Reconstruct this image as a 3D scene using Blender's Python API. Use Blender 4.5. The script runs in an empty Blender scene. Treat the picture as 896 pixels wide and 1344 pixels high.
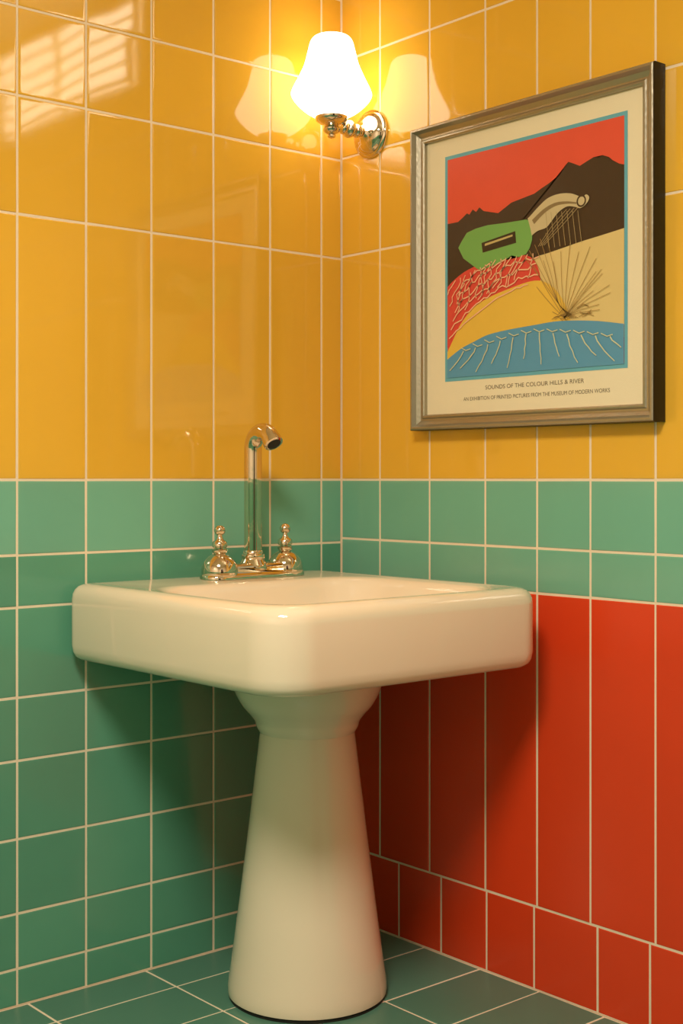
import bpy, bmesh, math, random
from mathutils import Vector, Matrix
random.seed(7)
S = bpy.context.scene
ZOOM = None

# ---------------------------------------------------------------- materials
def srgb(r, g, b):
    f = lambda c: (c/12.92 if c <= 0.04045 else ((c+0.055)/1.055)**2.4)
    return (f(r/255), f(g/255), f(b/255), 1)

def mat(name, col, rough=0.5, metal=0.0, coat=0.0, bump=0.0, bscale=10.0, var=0.0, emis=None, estr=0.0, spec=0.5, vscale=6.0):
    m = bpy.data.materials.new(name); m.use_nodes = True
    nt = m.node_tree; b = nt.nodes['Principled BSDF']
    b.inputs['Base Color'].default_value = col
    b.inputs['Roughness'].default_value = rough
    b.inputs['Metallic'].default_value = metal
    b.inputs['Coat Weight'].default_value = coat
    b.inputs['Coat Roughness'].default_value = 0.04
    b.inputs['Specular IOR Level'].default_value = spec
    tc = nt.nodes.new('ShaderNodeTexCoord')
    if bump > 0:
        n = nt.nodes.new('ShaderNodeTexNoise'); n.inputs['Scale'].default_value = bscale
        n.inputs['Detail'].default_value = 1
        bm = nt.nodes.new('ShaderNodeBump'); bm.inputs['Strength'].default_value = bump
        bm.inputs['Distance'].default_value = 0.01
        nt.links.new(tc.outputs['Object'], n.inputs['Vector'])
        nt.links.new(n.outputs['Fac'], bm.inputs['Height'])
        nt.links.new(bm.outputs['Normal'], b.inputs['Normal'])
        if coat > 0: nt.links.new(bm.outputs['Normal'], b.inputs['Coat Normal'])
    if var > 0:
        geo = nt.nodes.new('ShaderNodeNewGeometry')
        n2 = nt.nodes.new('ShaderNodeTexNoise'); n2.inputs['Scale'].default_value = vscale
        n2.inputs['Detail'].default_value = 3
        nt.links.new(tc.outputs['Object'], n2.inputs['Vector'])
        ad = nt.nodes.new('ShaderNodeMath'); ad.operation = 'ADD'
        nt.links.new(n2.outputs['Fac'], ad.inputs[0]); nt.links.new(geo.outputs['Random Per Island'], ad.inputs[1])
        mr = nt.nodes.new('ShaderNodeMapRange')
        mr.inputs['From Min'].default_value = 0.3; mr.inputs['From Max'].default_value = 1.7
        mr.inputs['To Min'].default_value = 1-var; mr.inputs['To Max'].default_value = 1+var
        nt.links.new(ad.outputs[0], mr.inputs['Value'])
        hs = nt.nodes.new('ShaderNodeHueSaturation'); hs.inputs['Color'].default_value = col
        nt.links.new(mr.outputs['Result'], hs.inputs['Value'])
        nt.links.new(hs.outputs['Color'], b.inputs['Base Color'])
    if emis:
        b.inputs['Emission Color'].default_value = emis
        b.inputs['Emission Strength'].default_value = estr
    return m

M_yel = mat('glazed_tile_yellow', srgb(238,183,62), 0.07, coat=0.4, bump=0.10, bscale=5, var=0.05, spec=.6)
M_grn = mat('glazed_tile_green', srgb(122,184,160), 0.16, coat=0.2, bump=0.08, bscale=6, var=0.07)
M_gr2 = mat('glazed_tile_green_dimmed', srgb(94,160,134), 0.16, coat=0.2, bump=0.08, bscale=6, var=0.09)  # darker copy of the green; dimmer light low on the wall painted in
M_red = mat('glazed_tile_red', srgb(230,68,30), 0.22, coat=0.1, bump=0.08, bscale=6, var=0.07)
M_crm = mat('glazed_tile_cream', srgb(236,228,216), 0.3, coat=0.1, bump=0.05, bscale=7, var=0.03)
M_grout = mat('grout', srgb(246,226,200), 0.9, bump=0.08, bscale=300)
M_floor = mat('floor_tile_teal', srgb(86,134,116), 0.34, bump=0.06, bscale=9, var=0.08)
M_ceil = mat('ceiling_paint', srgb(245,240,228), 0.8, bump=0.1, bscale=80)
M_porc = mat('porcelain', srgb(243,226,202), 0.08, coat=0.4, bump=0.01, bscale=8)
M_metal = mat('polished_nickel', srgb(226,210,188), 0.05, metal=1.0, bump=0.01, bscale=60)
M_dark = mat('dark_rubber', srgb(25,22,18), 0.6, bump=0.05, bscale=90)
M_wood = mat('dark_stained_wood', srgb(52,32,20), 0.4, bump=0.1, bscale=30, var=.1)

# ---------------------------------------------------------------- helpers
def finish(bm, name, mats, parent=None, smooth=True, angle=40, recalc=True):
    if recalc: bmesh.ops.recalc_face_normals(bm, faces=bm.faces)
    me = bpy.data.meshes.new(name); bm.to_mesh(me); bm.free()
    o = bpy.data.objects.new(name, me); S.collection.objects.link(o)
    for m in (mats if isinstance(mats, (list, tuple)) else [mats]): me.materials.append(m)
    if smooth:
        for p in me.polygons: p.use_smooth = True
        try: me.set_sharp_from_angle(angle=math.radians(angle))
        except Exception: pass
    if parent: o.parent = parent
    return o

def empty(name, loc=(0,0,0)):
    e = bpy.data.objects.new(name, None); e.empty_display_size = 0.1
    S.collection.objects.link(e); return e

def loft(bm, rings, cap0=True, cap1=True, closed=True, mi=0):
    vr = [[bm.verts.new(p) for p in r] for r in rings]
    n = len(vr[0])
    for a, b in zip(vr[:-1], vr[1:]):
        for i in range(n if closed else n-1):
            j = (i+1) % n
            f = bm.faces.new((a[i], a[j], b[j], b[i])); f.material_index = mi
    if cap0: bm.faces.new(vr[0][::-1]).material_index = mi
    if cap1: bm.faces.new(vr[-1]).material_index = mi
    return vr

def lathe(bm, prof, origin=(0,0,0), axis='Z', seg=64, cap0=True, cap1=True, scal=None):
    rings = []
    for r, h in prof:
        ring = []
        for i in range(seg):
            a = 2*math.pi*i/seg
            rr = r*(1+(scal(a, h) if scal else 0))
            c, s = rr*math.cos(a), rr*math.sin(a)
            if axis == 'Z': p = (c, s, h)
            elif axis == 'Y': p = (c, -h, s)
            else: p = (h, c, s)
            ring.append(Vector(p)+Vector(origin))
        rings.append(ring)
    return loft(bm, rings, cap0, cap1)

def tube(bm, pts, rad, seg=32):
    pts = [Vector(p) for p in pts]; n = len(pts)
    if not isinstance(rad, (list, tuple)): rad = [rad]*n
    rings = []; up = None
    for i, p in enumerate(pts):
        t = (pts[min(i+1, n-1)]-pts[max(i-1, 0)]).normalized()
        if up is None:
            up = t.orthogonal().normalized()
        up = (up - t*up.dot(t)).normalized()
        side = t.cross(up)
        rings.append([p+rad[i]*(math.cos(2*math.pi*k/seg)*up+math.sin(2*math.pi*k/seg)*side) for k in range(seg)])
    return loft(bm, rings)

def rrect(cx, cy, hx, hy, r, z, k=12):
    # r: one radius or four (+x+y, -x+y, -x-y, +x-y)
    rr = r if isinstance(r, (list, tuple)) else [r]*4
    pts = []
    for (sx, sy, a0), q in zip(((1,1,0),(-1,1,90),(-1,-1,180),(1,-1,270)), rr):
        for i in range(k+1):
            a = math.radians(a0+90*i/k)
            pts.append(Vector((cx+sx*(hx-q)+q*math.cos(a), cy+sy*(hy-q)+q*math.sin(a), z)))
    return pts

def smoothprof(ctrl, n=6):
    out = []; P = [Vector((a, b)) for a, b in ctrl]
    for i in range(len(P)-1):
        p0 = P[max(i-1,0)]; p1 = P[i]; p2 = P[i+1]; p3 = P[min(i+2, len(P)-1)]
        for j in range(n):
            t = j/n
            q = 0.5*((2*p1)+(p2-p0)*t+(2*p0-5*p1+4*p2-p3)*t*t+(3*p1-p0-3*p2+p3)*t**3)
            out.append((q.x, q.y))
    out.append(ctrl[-1]); return out

# ---------------------------------------------------------------- tiled surfaces
GAP = 0.0025; BEV = 0.0022; REC = 0.0013
def box(bm, mp, a0, a1, b0, b1, n0, n1, mi):
    vs = [bm.verts.new(mp(a, b, n)) for n in (n0, n1) for a, b in ((a0,b0),(a1,b0),(a1,b1),(a0,b1))]
    for q in ((0,1,2,3),(4,5,6,7),(0,1,5,4),(1,2,6,5),(2,3,7,6),(3,0,4,7)):
        bm.faces.new([vs[i] for i in q]).material_index = mi

def tile(bm, mp, a0, a1, b0, b1, mi):
    a0 += GAP; a1 -= GAP; b0 += GAP; b1 -= GAP
    if a1-a0 < 0.016 or b1-b0 < 0.016: return
    ma, mb = .00045/((a1-a0)/2), .00035/((b1-b0)/2)
    ta = max(-ma, min(ma, random.gauss(0, 0.0045))); tb = max(-mb, min(mb, random.gauss(0, 0.0022)))
    ca, cb = (a0+a1)/2, (b0+b1)/2
    def ring(ins, n, tilt=True):
        out = []
        for a, b in ((a0+ins,b0+ins),(a1-ins,b0+ins),(a1-ins,b1-ins),(a0+ins,b1-ins)):
            d = (a-ca)*ta+(b-cb)*tb if tilt else 0
            out.append(mp(a, b, n+d))
        return out
    rings = [ring(0,-0.004,False), ring(0,-0.0013), ring(BEV*0.3,-0.0005), ring(BEV,-0.00005), ring(BEV+.0035,0.0)]
    loft(bm, rings, True, True, True, mi)

def tiled(name, mp, rows, A, Bz, mats, thick=0.05):
    bm = bmesh.new()
    box(bm, mp, A[0], A[1], Bz[0], Bz[1], -thick, -REC, 0)
    for (b0, b1, mi, cols) in rows:
        for c0, c1 in zip(cols[:-1], cols[1:]): tile(bm, mp, c0, c1, b0, b1, mi)
    o = finish(bm, name, mats, smooth=True, angle=20)
    wn = o.modifiers.new('face_weighted', 'WEIGHTED_NORMAL'); wn.keep_sharp = True; wn.weight = 100
    return o

def ext(lst, end, step):
    l = list(lst)
    while l[-1]+step < end-0.03: l.append(l[-1]+step)
    l.append(end); return l

RX, RY, H = 3.4, 3.2, 2.57
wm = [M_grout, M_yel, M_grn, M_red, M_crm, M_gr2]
cl = ext([0,.063,.219,.380,.545,.706,.864], RY, .160)
zl = [0,.075,.187,.338,.497,.625,.808,.914,1.067,1.607,1.848,2.028,2.24,2.40,H]
rowsL = [(a, b, (5 if b < .92 else 2) if b <= 1.07 else 1, cl) for a, b in zip(zl[:-1], zl[1:])]  # low rows use the darker green to deepen the light gradient
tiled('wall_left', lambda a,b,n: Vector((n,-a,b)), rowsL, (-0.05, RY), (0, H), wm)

cr = ext([0,.139,.307,.480,.628,.769,.927], RX, .158)
crb = ext([0,.070,.205,.344,.484,.620,.787,.914], RX, .158)
rowsR = [(0,.174,3,crb),(.174,.830,3,cr),(.830,.924,2,cr),(.924,1.067,2,cr),(1.067,1.612,1,cr),
         (1.612,1.852,1,cr),(1.852,2.09,1,cr),(2.09,2.33,1,cr),(2.33,H,1,cr)]
tiled('wall_right', lambda a,b,n: Vector((a,-n,b)), rowsR, (0, RX), (0, H), wm)

def simple_rows(L, zs):
    c = ext([0], L, .32)
    return [(a, b, 5 if b <= 1.07 else 4, c) for a, b in zip(zs[:-1], zs[1:])]
zs = [0,.3,.6,.83,1.067,1.61,2.09,H]
tiled('wall_back', lambda a,b,n: Vector((a,-RY+n,b)), simple_rows(RX, zs), (0, RX), (0, H), wm)
tiled('wall_far_side', lambda a,b,n: Vector((RX-n,-a,b)), simple_rows(RY, zs), (0, RY), (0, H), wm)
# unseen dark door behind the camera, added for dark streaks in the chrome
bm = bmesh.new(); mp = lambda a,b,n: Vector((RX-n,-a,b))
box(bm, mp, 1.30, 2.10, .005, 2.05, .002, .035, 0)
for p in ((1.40,1.66,.15,.85),(1.74,2.00,.15,.85),(1.40,1.66,1.0,1.9),(1.74,2.00,1.0,1.9)): box(bm, mp, *p, .0355, .047, 0)
box(bm, mp, 1.22, 1.295, .005, 2.13, .002, .05, 0); box(bm, mp, 2.105, 2.18, .005, 2.13, .002, .05, 0); box(bm, mp, 1.30, 2.10, 2.055, 2.13, .002, .05, 0)
finish(bm, 'reflection_door_1', M_wood, smooth=False)

fx = ext([0,.12,.29,.465,.635], RX, .17)
fy = ext([0,.28], RY, .28)
tiled('floor', lambda a,b,n: Vector((a,-b,n)), [(y0,y1,1,fx) for y0,y1 in zip(fy[:-1], fy[1:])],
      (-0.05, RX+.05), (-0.05, RY+.05), [M_grout, M_floor])
bm = bmesh.new(); box(bm, lambda a,b,n: Vector((a,-b,n)), -0.05, RX+.05, -.05, RY+.05, H, H+.05, 0)
finish(bm, 'ceiling', M_ceil, smooth=False)

# ---------------------------------------------------------------- pedestal sink
sink = empty('pedestal_sink')
X0_, X1_, Y0_, Y1_ = .004, .722, -.757, -.078
CX, CY, HX, HY = (X0_+X1_)/2, (Y0_+Y1_)/2, (X1_-X0_)/2, (Y1_-Y0_)/2
bm = bmesh.new(); rings = []
for ins, z in [(.08,.700),(.05,.697),(.025,.694),(.014,.6965),(.006,.703),(.002,.712),(0,.726),(0,.775),(0,.820),
               (.0015,.832),(.0055,.841),(.0115,.8475),(.019,.851),(.028,.8525),(.036,.852)]:
    R = [max(.02, q-ins*.5) for q in (.065,.045,.035,.088)]
    rings.append(rrect(CX, CY, HX-ins, HY-ins, R, z))
OX, OY, OHX, OHY = .440, CY, .244, .290
for ins, z in [(-.010,.8505),(0,.8490),(.006,.846),(.011,.840),(.015,.830),(.021,.812),(.030,.790),(.048,.765),(.078,.747),(.12,.736),(.16,.730),(.20,.726)]:
    rings.append(rrect(OX, OY, OHX-ins, OHY-ins, max(.022, .120-ins*.5), z))
loft(bm, rings)
finish(bm, 'basin', M_porc, sink, angle=60)
PX, PY = .325, -.371
bm = bmesh.new()
lathe(bm, smoothprof([(.100,.545),(.106,.556),(.110,.568),(.120,.582),(.137,.602),(.151,.628),(.158,.655),(.160,.700)]), (PX,PY,0), seg=96)
finish(bm, 'under_bowl', M_porc, sink)
bm = bmesh.new()
prof = [(.150,.004),(.158,.004),(.1645,.008),(.1655,.016),(.1645,.030)]
for i in range(1, 21):
    t = i/20; prof.append((.1645+(.098-.1645)*(t**0.94), .03+.52*t))
prof += [(.0965,.556)]
lathe(bm, prof, (PX,PY,0), seg=128)
finish(bm, 'pedestal', M_porc, sink)
bm = bmesh.new(); lathe(bm, [(.1585,0.0),(.1630,.0005),(.1630,.0045),(.158,.005)], (PX,PY,0), seg=96)
finish(bm, 'base_seal', M_dark, sink)
bm = bmesh.new(); lathe(bm, [(.026,.7255),(.028,.728),(.024,.730),(.018,.7285),(.010,.727)], (OX,OY,0), seg=48)
finish(bm, 'drain', M_metal, sink)
bm = bmesh.new(); tube(bm, [(.62,-.19,.699),(.62,-.19,.684)], [.010,.008], 20)
finish(bm, 'fixing_bolt', M_metal, sink)

# ---------------------------------------------------------------- faucet
fau = empty('faucet')
FX, FY, FZ = .108, -.350, .8515
bm = bmesh.new()
rg = []
for ins, z in [(0,0),(0,.006),(.0015,.0085),(.005,.0105),(.008,.014),(.010,.0225),(.013,.029),(.019,.0325)]:
    rg.append(rrect(FX, FY, .038-ins, .134-ins, .0375-ins, FZ+z, 10))
loft(bm, rg); finish(bm, 'base_plate', M_metal, fau)
for k, sy in enumerate((-1, 1)):
    bm = bmesh.new()
    lathe(bm, smoothprof([(.038,.004),(.0400,.010),(.0395,.022),(.0350,.036),(.025,.048),(.0150,.054)], 5) +
          [(.0125,.055),(.0150,.057),(.0170,.060),(.0170,.064),(.0145,.066),(.0145,.069),(.0165,.071),(.0165,.079),(.0140,.082),
           (.0090,.085),(.0065,.090),(.0060,.098)], (FX, FY+sy*.090, FZ), seg=48)
    lathe(bm, [(.001,.094)]+[(.0125*math.sin(math.pi*i/14), .1055-.0115*math.cos(math.pi*i/14)) for i in range(1,14)]+[(.001,.117)],
          (FX, FY+sy*.090, FZ), seg=32)
    finish(bm, 'handle_%d' % (k+1), M_metal, fau)
bm = bmesh.new()
lathe(bm, smoothprof([(.033,.018),(.0325,.026),(.028,.034),(.0245,.040)], 5)+[(.0255,.042),(.0265,.046),(.0255,.050),(.022,.052),(.0215,.058),(.0196,.060)],
      (FX, FY, FZ), seg=48)
z0, R = .285, .036
path = [(FX, FY, FZ+.05+ (z0-.05)*i/12) for i in range(12)]
th = [math.radians(x) for x in range(0, 145, 8)]
for a in th: path.append((FX+R-R*math.cos(a), FY, FZ+z0+R*math.sin(a)))
rad = [.0198]*len(path)
e = Vector(path[-1]); d = (e-Vector(path[-2])).normalized()
for s, r in ((.002,.0198),(.003,.0214),(.012,.0218),(.016,.0214),(.017,.0188)):
    path.append(tuple(e+d*s)); rad.append(r)
tube(bm, path, rad, 40)
finish(bm, 'spout', M_metal, fau)
bm = bmesh.new(); tube(bm, [e+d*.0165, e+d*.0178], .0155, 32); finish(bm, 'aerator', M_dark, fau)

# ---------------------------------------------------------------- wall sconce
sc = empty('wall_sconce')
SX, SY, SZ = .112, -.126, 1.890
M_shade = mat('opal_glass_lit', srgb(255,250,240), 0.25, emis=(1,.86,.66,1), estr=3.9, bump=0.02, bscale=15)
bm = bmesh.new()
lathe(bm, [(.057,.0005),(.057,.006),(.055,.009),(.050,.011),(.048,.016),(.040,.023),(.028,.028),(.020,.030),(.016,.034),(.012,.036)], (SX,0,SZ), 'Y', 64)
finish(bm, 'backplate', M_metal, sc)
bm = bmesh.new()
arm = [(SX,-.030,SZ),(SX,-.045,SZ+.001),(SX,-.06,SZ+.002),(SX,-.085,SZ+.001),(SX,-.11,SZ-.002),(SX,-.126,SZ-.003)]
tube(bm, arm, [.012,.0105,.010,.010,.010,.010], 28)
for yy, r in ((-.048,.0165),(-.072,.021),(-.090,.0155)):
    lathe(bm, [(.002,-r*.72)]+[(r*math.sin(math.pi*i/12), -r*.72*math.cos(math.pi*i/12)) for i in range(1,12)]+[(.002,r*.72)], (SX,yy,SZ+.001), 'Y', 36)
finish(bm, 'arm', M_metal, sc)
bm = bmesh.new()
lathe(bm, [(.002,1.860),(.007,1.861),(.010,1.864),(.0095,1.867),(.008,1.869),(.015,1.872),(.0195,1.877),(.020,1.882),
           (.0165,1.887),(.0145,1.889),(.018,1.891),(.026,1.894),(.035,1.899),(.038,1.904),(.038,1.911),(.036,1.913)], (SX,SY,0), seg=48)
finish(bm, 'cup', M_metal, sc)
bm = bmesh.new()
DZ = -.014
def scal(a, h): return 0.018*math.cos(6*a)*max(0, 1-abs(h-1.972-DZ)/.06)
pf = smoothprof([(.030,1.920),(.040,1.924),(.062,1.937),(.082,1.955),(.0925,1.972),(.0905,1.986),(.078,2.012),(.064,2.043),(.0555,2.075),(.050,2.096),(.0435,2.106),(.037,2.110)], 5)
pf = [(r, h+DZ) for r, h in pf]
pin = [(max(r-.004,.02), h) for r, h in pf[::-1] if 1.93+DZ < h < 2.109+DZ]
lathe(bm, pf+pin, (SX,SY,0), seg=96, scal=scal)
finish(bm, 'shade', M_shade, sc, angle=60)

# ---------------------------------------------------------------- framed art
fr = empty('framed_poster')
T0, T1, Z0, Z1 = .282, .951, 1.178, 1.860
M_frame = mat('frame_brushed_silver', srgb(172,166,150), 0.30, metal=0.8, bump=0.05, bscale=120)
M_black = mat('frame_black_edge', srgb(16,13,12), 0.35, bump=0.02, bscale=60)
M_mat = mat('mat_board', srgb(238,226,196), 0.7, bump=0.05, bscale=400)
prof = [(0.0,.001),(0,.033),(.0015,.037),(.004,.039),(.0075,.039),(.0105,.034),(.013,.0295),(.022,.0235),(.026,.0235),(.029,.026),(.032,.0265),(.035,.0245),(.036,.015)]
bm = bmesh.new()
def corner_ring(i, n): return [Vector((T0+i,-n,Z0+i)), Vector((T1-i,-n,Z0+i)), Vector((T1-i,-n,Z1-i)), Vector((T0+i,-n,Z1-i))]
vr = loft(bm, [corner_ring(i, n) for i, n in prof], False, False)
bm.faces.ensure_lookup_table()
for k, f in enumerate(bm.faces):
    f.material_index = 1 if k < 8 else 0
finish(bm, 'frame', [M_frame, M_black], fr, angle=25, recalc=False)
bm = bmesh.new(); box(bm, lambda a,b,n: Vector((a,-n,b)), T0+.034, T1-.034, Z0+.034, Z1-.034, .002, .0165, 0)
finish(bm, 'mat_board', M_mat, fr, smooth=False)

U0, V0, UW = .375, 1.285, .5
layer = [0]
def art(name, polys, col, rough=.35):
    layer[0] += 1
    n = .0167+.00022*layer[0]
    bm = bmesh.new()
    for poly in polys:
        vs = [bm.verts.new((U0+UW*u, -n, V0+UW*v)) for u, v in poly]
        f = bm.faces.new(vs)
    bmesh.ops.triangulate(bm, faces=bm.faces)
    for f in bm.faces:
        f.normal_update()
        if f.normal.y > 0: f.normal_flip()
    m = mat('ink_'+name, col, rough, bump=0.01, bscale=200, var=.05, vscale=25)
    return finish(bm, name, m, fr, smooth=False, recalc=False)
def ribbon(pts, w, w1=None):
    w1 = w if w1 is None else w1
    L, Rr = [], []
    n = len(pts)
    for i, (u, v) in enumerate(pts):
        a = pts[max(i-1,0)]; b = pts[min(i+1,n-1)]
        dx, dy = b[0]-a[0], b[1]-a[1]; l = math.hypot(dx, dy) or 1
        ww = (w+(w1-w)*i/max(1,n-1))/2
        L.append((u-dy/l*ww, v+dx/l*ww)); Rr.append((u+dy/l*ww, v-dx/l*ww))
    return L+Rr[::-1]
def quads(pts, w, w1=None):
    r = ribbon(pts, w, w1); n = len(pts); L = r[:n]; R = r[n:][::-1]
    return [[L[i], L[i+1], R[i+1], R[i]] for i in range(n-1)]
def sm(pts, n=5): return smoothprof(pts, n)

art('blue_border', [[(0,0),(1,0),(1,1),(0,1)]], srgb(100,176,198))
e0, e1 = .016, .984
art('sky_red', [[(e0,.02),(e1,.02),(e1,e1),(e0,e1)]], srgb(230,86,66))
ridge = [(e0,.70),(.08,.70),(.11,.715),(.135,.73),(.15,.722),(.17,.742),(.19,.728),(.21,.745),(.235,.725),(.28,.712),(.32,.703),(.36,.72),(.395,.736),(.45,.742),(.522,.753),(.56,.768),(.604,.784),(.64,.795),(.665,.812),(.685,.838),(.705,.853),(.73,.842),(.764,.826),(.80,.838),(.833,.848),(.86,.842),(.879,.848),(.91,.835),(.935,.813),(.96,.80),(e1,.792)]
art('black_mountain', [ridge+[(e1,.3),(e0,.3)]], srgb(62,46,34))
art('cream_hill', [[(e1,.12)]+[(e1,.545)]+sm([(e1,.545),(.90,.535),(.764,.52),(.68,.508),(.60,.497),(.522,.485),(.47,.44)])+[(.45,.12)]], srgb(222,198,136))
art('red_mound', [sm([(e0,.42),(.06,.448),(.126,.477),(.21,.497),(.307,.51),(.40,.512),(.48,.502),(.525,.475),(.55,.43),(.558,.39)])+[(.5,.30),(e0,.15)]], srgb(222,74,66))
art('yellow_mound', [sm([(e0,.13),(.05,.18),(.10,.25),(.172,.31),(.24,.34),(.307,.358),(.40,.376),(.49,.39),(.555,.388),(.61,.365),(.655,.325),(.69,.275),(.715,.22)])+[(.72,.15),(e0,.08)]], srgb(230,188,78))
art('blue_water', [sm([(e0,.098),(.10,.14),(.18,.165),(.262,.188),(.38,.20),(.522,.207),(.63,.212),(.724,.208),(.85,.195),(e1,.172)])+[(e1,e0),(e0,e0)]], srgb(88,156,196))
art('green_guitar_body', [[(.085,.585),(.10,.605),(.136,.644),(.19,.655),(.262,.66),(.36,.655),(.48,.652),(.50,.645),(.515,.61),(.513,.562),(.50,.53),(.48,.508),(.44,.50),(.40,.512),(.36,.497),(.33,.487),(.27,.48),(.225,.468),(.195,.482),(.15,.512),(.117,.534),(.10,.56)]], srgb(116,172,92))
art('guitar_slot', [[(.225,.588),(.42,.612),(.425,.562),(.232,.545)]], srgb(50,38,28))
art('slot_bar', [[(.245,.582),(.405,.600),(.405,.592),(.245,.572)]], srgb(200,180,120))
art('guitar_neck', [[(.49,.655)]+sm([(.50,.66),(.55,.695),(.60,.722),(.66,.73),(.72,.722),(.775,.70),(.80,.705),(.815,.69),(.80,.668),(.77,.655),(.74,.665),(.70,.672),(.655,.655),(.62,.625),(.59,.602),(.545,.595),(.512,.58)])+[(.505,.61)]], srgb(204,188,148))
art('neck_shadow', quads(sm([(.52,.635),(.58,.672),(.64,.690),(.70,.688),(.75,.678)]), .022, .006), srgb(138,118,84))
art('tuning_loop', quads([(.775+.021*math.cos(a), .683+.021*math.sin(a)) for a in [i*math.pi/8 for i in range(17)]], .007), srgb(66,48,32))
random.seed(3)
# cracked web on the red mound: arcs following the mound plus wandering cross lines
ln = []
for i in range(7):
    v0 = .19+.037*i; p = [(.03+.012*i, v0)]
    while p[-1][0] < .53:
        u = p[-1][0]+.022
        p.append((u, v0+.19*math.sin(min(1, (u-.02)/.5)*1.45)+random.uniform(-.010,.010)))
    ln += quads([q for q in p if q[1] < (.43+.075*min(1, q[0]/.3)) and q[1] > (.10+1.05*q[0] if q[0] < .19 else .31+.22*(q[0]-.19))], .0055)
for i in range(17):
    u = .04+.030*i; p = [(u, .425+.08*min(1, u/.3))]
    lo = (.16+.85*u) if u < .20 else .33+.17*(u-.2)
    while p[-1][1] > lo+.03: p.append((p[-1][0]+random.uniform(-.026,.008), p[-1][1]-.020))
    p = [q for q in p if q[0] > .02]
    if len(p) > 1: ln += quads(p, .0048)
art('mound_web', ln, srgb(244,188,152))
# fine strings from the guitar converging on one point
ln = []
for i in range(10):
    a = math.radians(42+11*i); L = random.uniform(.22,.34)
    ln += quads(sm([(.69,.22),(.69+L*.45*math.cos(a),.22+L*.5*math.sin(a)),(.69+L*.9*math.cos(a)+.01,.22+L*math.sin(a))],3), .0022)
for i in range(7):
    a = math.radians(4+7*i); L = random.uniform(.12,.26)
    ln += quads([(.69,.225),(.69+L*.5*math.cos(a),.225+L*.5*math.sin(a)+.006),(.69+L*math.cos(a),.225+L*math.sin(a))], .002)
for i in range(5):
    ln += quads(sm([(.47+.03*i,.50+.02*i),(.56+.02*i,.40),(.66,.28),(.72+.01*i,.215)]), .0022)
for i in range(12):
    u = random.uniform(.62,.82); v = .215+random.uniform(0,.045)
    ln += quads([(u,v),(u+.03,v+random.uniform(-.02,.02)),(u+.06,v+random.uniform(-.012,.012))], .0024)
art('strings', ln, srgb(164,132,78))
# thin pale strings hanging from the neck over the dark mountain
ln = []
for i in range(7):
    u = .56+.028*i; ln += quads(sm([(u+.03,.665-.003*i),(u+.04,.58),(u+.05,.515)],3), .0022)
for i in range(4):
    ln += quads(sm([(.70+.02*i,.66),(.62+.02*i,.60),(.55+.01*i,.53)],3), .0022)
art('neck_strings', ln, srgb(176,156,112))
# pale ripples fanning out over the water
ln = []
for i in range(12):
    t = (i-5.5)/5.5; u = .52+.40*t; v = .178-.05*abs(t)
    p = [(u, v)]
    for k in range(5): p.append((p[-1][0]+t*.014*(k+1)**.5+.004*math.sin(3*k+i), p[-1][1]-(.021 if i%2 else .027)*(1-.25*abs(t))))
    ln += quads([q for q in p if q[1] > .022 and .02 < q[0] < .975], .006, .004)
for i in range(12):
    t = (i-5.5)/6; u = .52+.42*t
    ln += quads([(u-.03, .192-.055*abs(t)**1.5),(u,.178-.055*abs(t)**1.5),(u+.028,.183-.055*abs(t)**1.5)], .004)
art('water_lines', ln, srgb(206,210,176))
# caption (real letters, printed on the mat)
M_ink = mat('ink_caption', srgb(110,94,70), .6, bump=.01, bscale=100)
for txt, z, wd, s in (('SOUNDS OF THE COLOUR HILLS & RIVER', 1.262, .27, .0125), ('AN EXHIBITION OF PRINTED PICTURES FROM THE MUSEUM OF MODERN WORKS', 1.240, .40, .0115)):
    cu = bpy.data.curves.new('caption', 'FONT'); cu.body = txt; cu.size = s; cu.align_x = 'CENTER'
    to = bpy.data.objects.new('caption', cu); S.collection.objects.link(to)
    to.rotation_euler = (math.pi/2, 0, 0); to.location = (.632, -.0169, z)
    bpy.context.view_layer.update()
    k = wd/max(to.dimensions.x, 1e-4); to.scale = (k, 1, 1)
    cu.materials.append(M_ink); to.parent = fr

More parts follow.
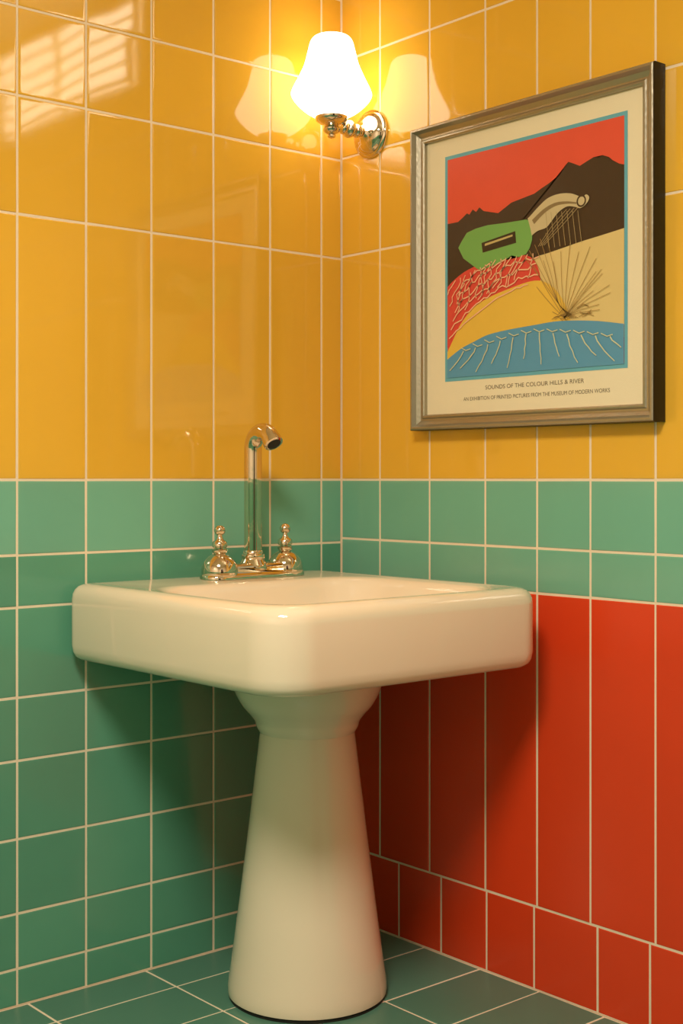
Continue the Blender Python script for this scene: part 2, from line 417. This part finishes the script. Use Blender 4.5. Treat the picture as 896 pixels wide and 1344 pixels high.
# ---------------------------------------------------------------- assumed louvred light panel and added ceiling fill (out of view)
M_white = mat('enamel_white', srgb(230,225,210), .4, bump=.01, bscale=20)
fix = empty('assumed_louvred_panel')  # unseen glowing panel added as assumed source of the left wall's striped reflection
LX, LZ, LW, LH = 1.33, 2.37, .42, .125
M_diff = mat('assumed_panel_lit', srgb(255,245,225), .4, emis=(1,.88,.68,1), estr=6.5, bump=.01, bscale=10)
bm = bmesh.new(); box(bm, lambda a,b,n: Vector((a,-n,b)), LX-LW-.02, LX+LW+.02, LZ-LH-.02, LZ+LH+.02, .001, .022, 0)
finish(bm, 'housing', M_white, fix, smooth=False)
bm = bmesh.new(); box(bm, lambda a,b,n: Vector((a,-n,b)), LX-LW, LX+LW, LZ-LH, LZ+LH, .0225, .032, 0)
finish(bm, 'diffuser', M_diff, fix, smooth=False)
bm = bmesh.new()
for i in range(6):
    z = LZ-LH+.005+i*(2*LH-.01)/5
    box(bm, lambda a,b,n: Vector((a,-n,b)), LX-LW-.01, LX+LW+.01, z-.004, z+.004, .034, .050, 0)
for a_ in (LX-LW-.014, LX, LX+LW+.002):
    box(bm, lambda a,b,n: Vector((a,-n,b)), a_, a_+.012, LZ-LH-.01, LZ+LH+.01, .0335, .052, 0)
finish(bm, 'louvres', M_white, fix, smooth=False)

cf = empty('ceiling_fill')  # unseen main fill light added overhead, dressed with a rim
bm = bmesh.new(); lathe(bm, [(.36,H-.03),(.37,H-.028),(.37,H-.001),(.1,H-.0005)], (1.75,-1.95,0), seg=64)
finish(bm, 'rim', M_white, cf)
ld = bpy.data.lights.new('ceiling_fill_light', 'AREA'); ld.shape = 'DISK'; ld.size = .70; ld.energy = 68; ld.color = (1,.87,.69)
lo = bpy.data.objects.new('ceiling_fill_light', ld); S.collection.objects.link(lo); lo.location = (1.75,-1.95,H-.035); lo.parent = cf

w = bpy.data.worlds.new('World'); S.world = w; w.use_nodes = True
w.node_tree.nodes['Background'].inputs[0].default_value = (1,.85,.6,1); w.node_tree.nodes['Background'].inputs[1].default_value = .2

# ---------------------------------------------------------------- camera
cd = bpy.data.cameras.new('camera'); co = bpy.data.objects.new('camera', cd); S.collection.objects.link(co)
cd.sensor_width = 36; cd.lens = 46.96; cd.shift_y = -44/1344
if ZOOM:
    zx, zy, zk = ZOOM
    cd.lens *= zk; cd.shift_x = (zx-448)/1344*zk; cd.shift_y = -(zy-628)/1344*zk
D = 3.27; az = math.radians(139.5)
co.location = (-D*math.cos(az), -D*math.sin(az), 1.07)
co.rotation_euler = (math.pi/2, 0, az-math.pi/2)
S.camera = co
S.view_settings.view_transform = 'Standard'
S.view_settings.look = 'None'
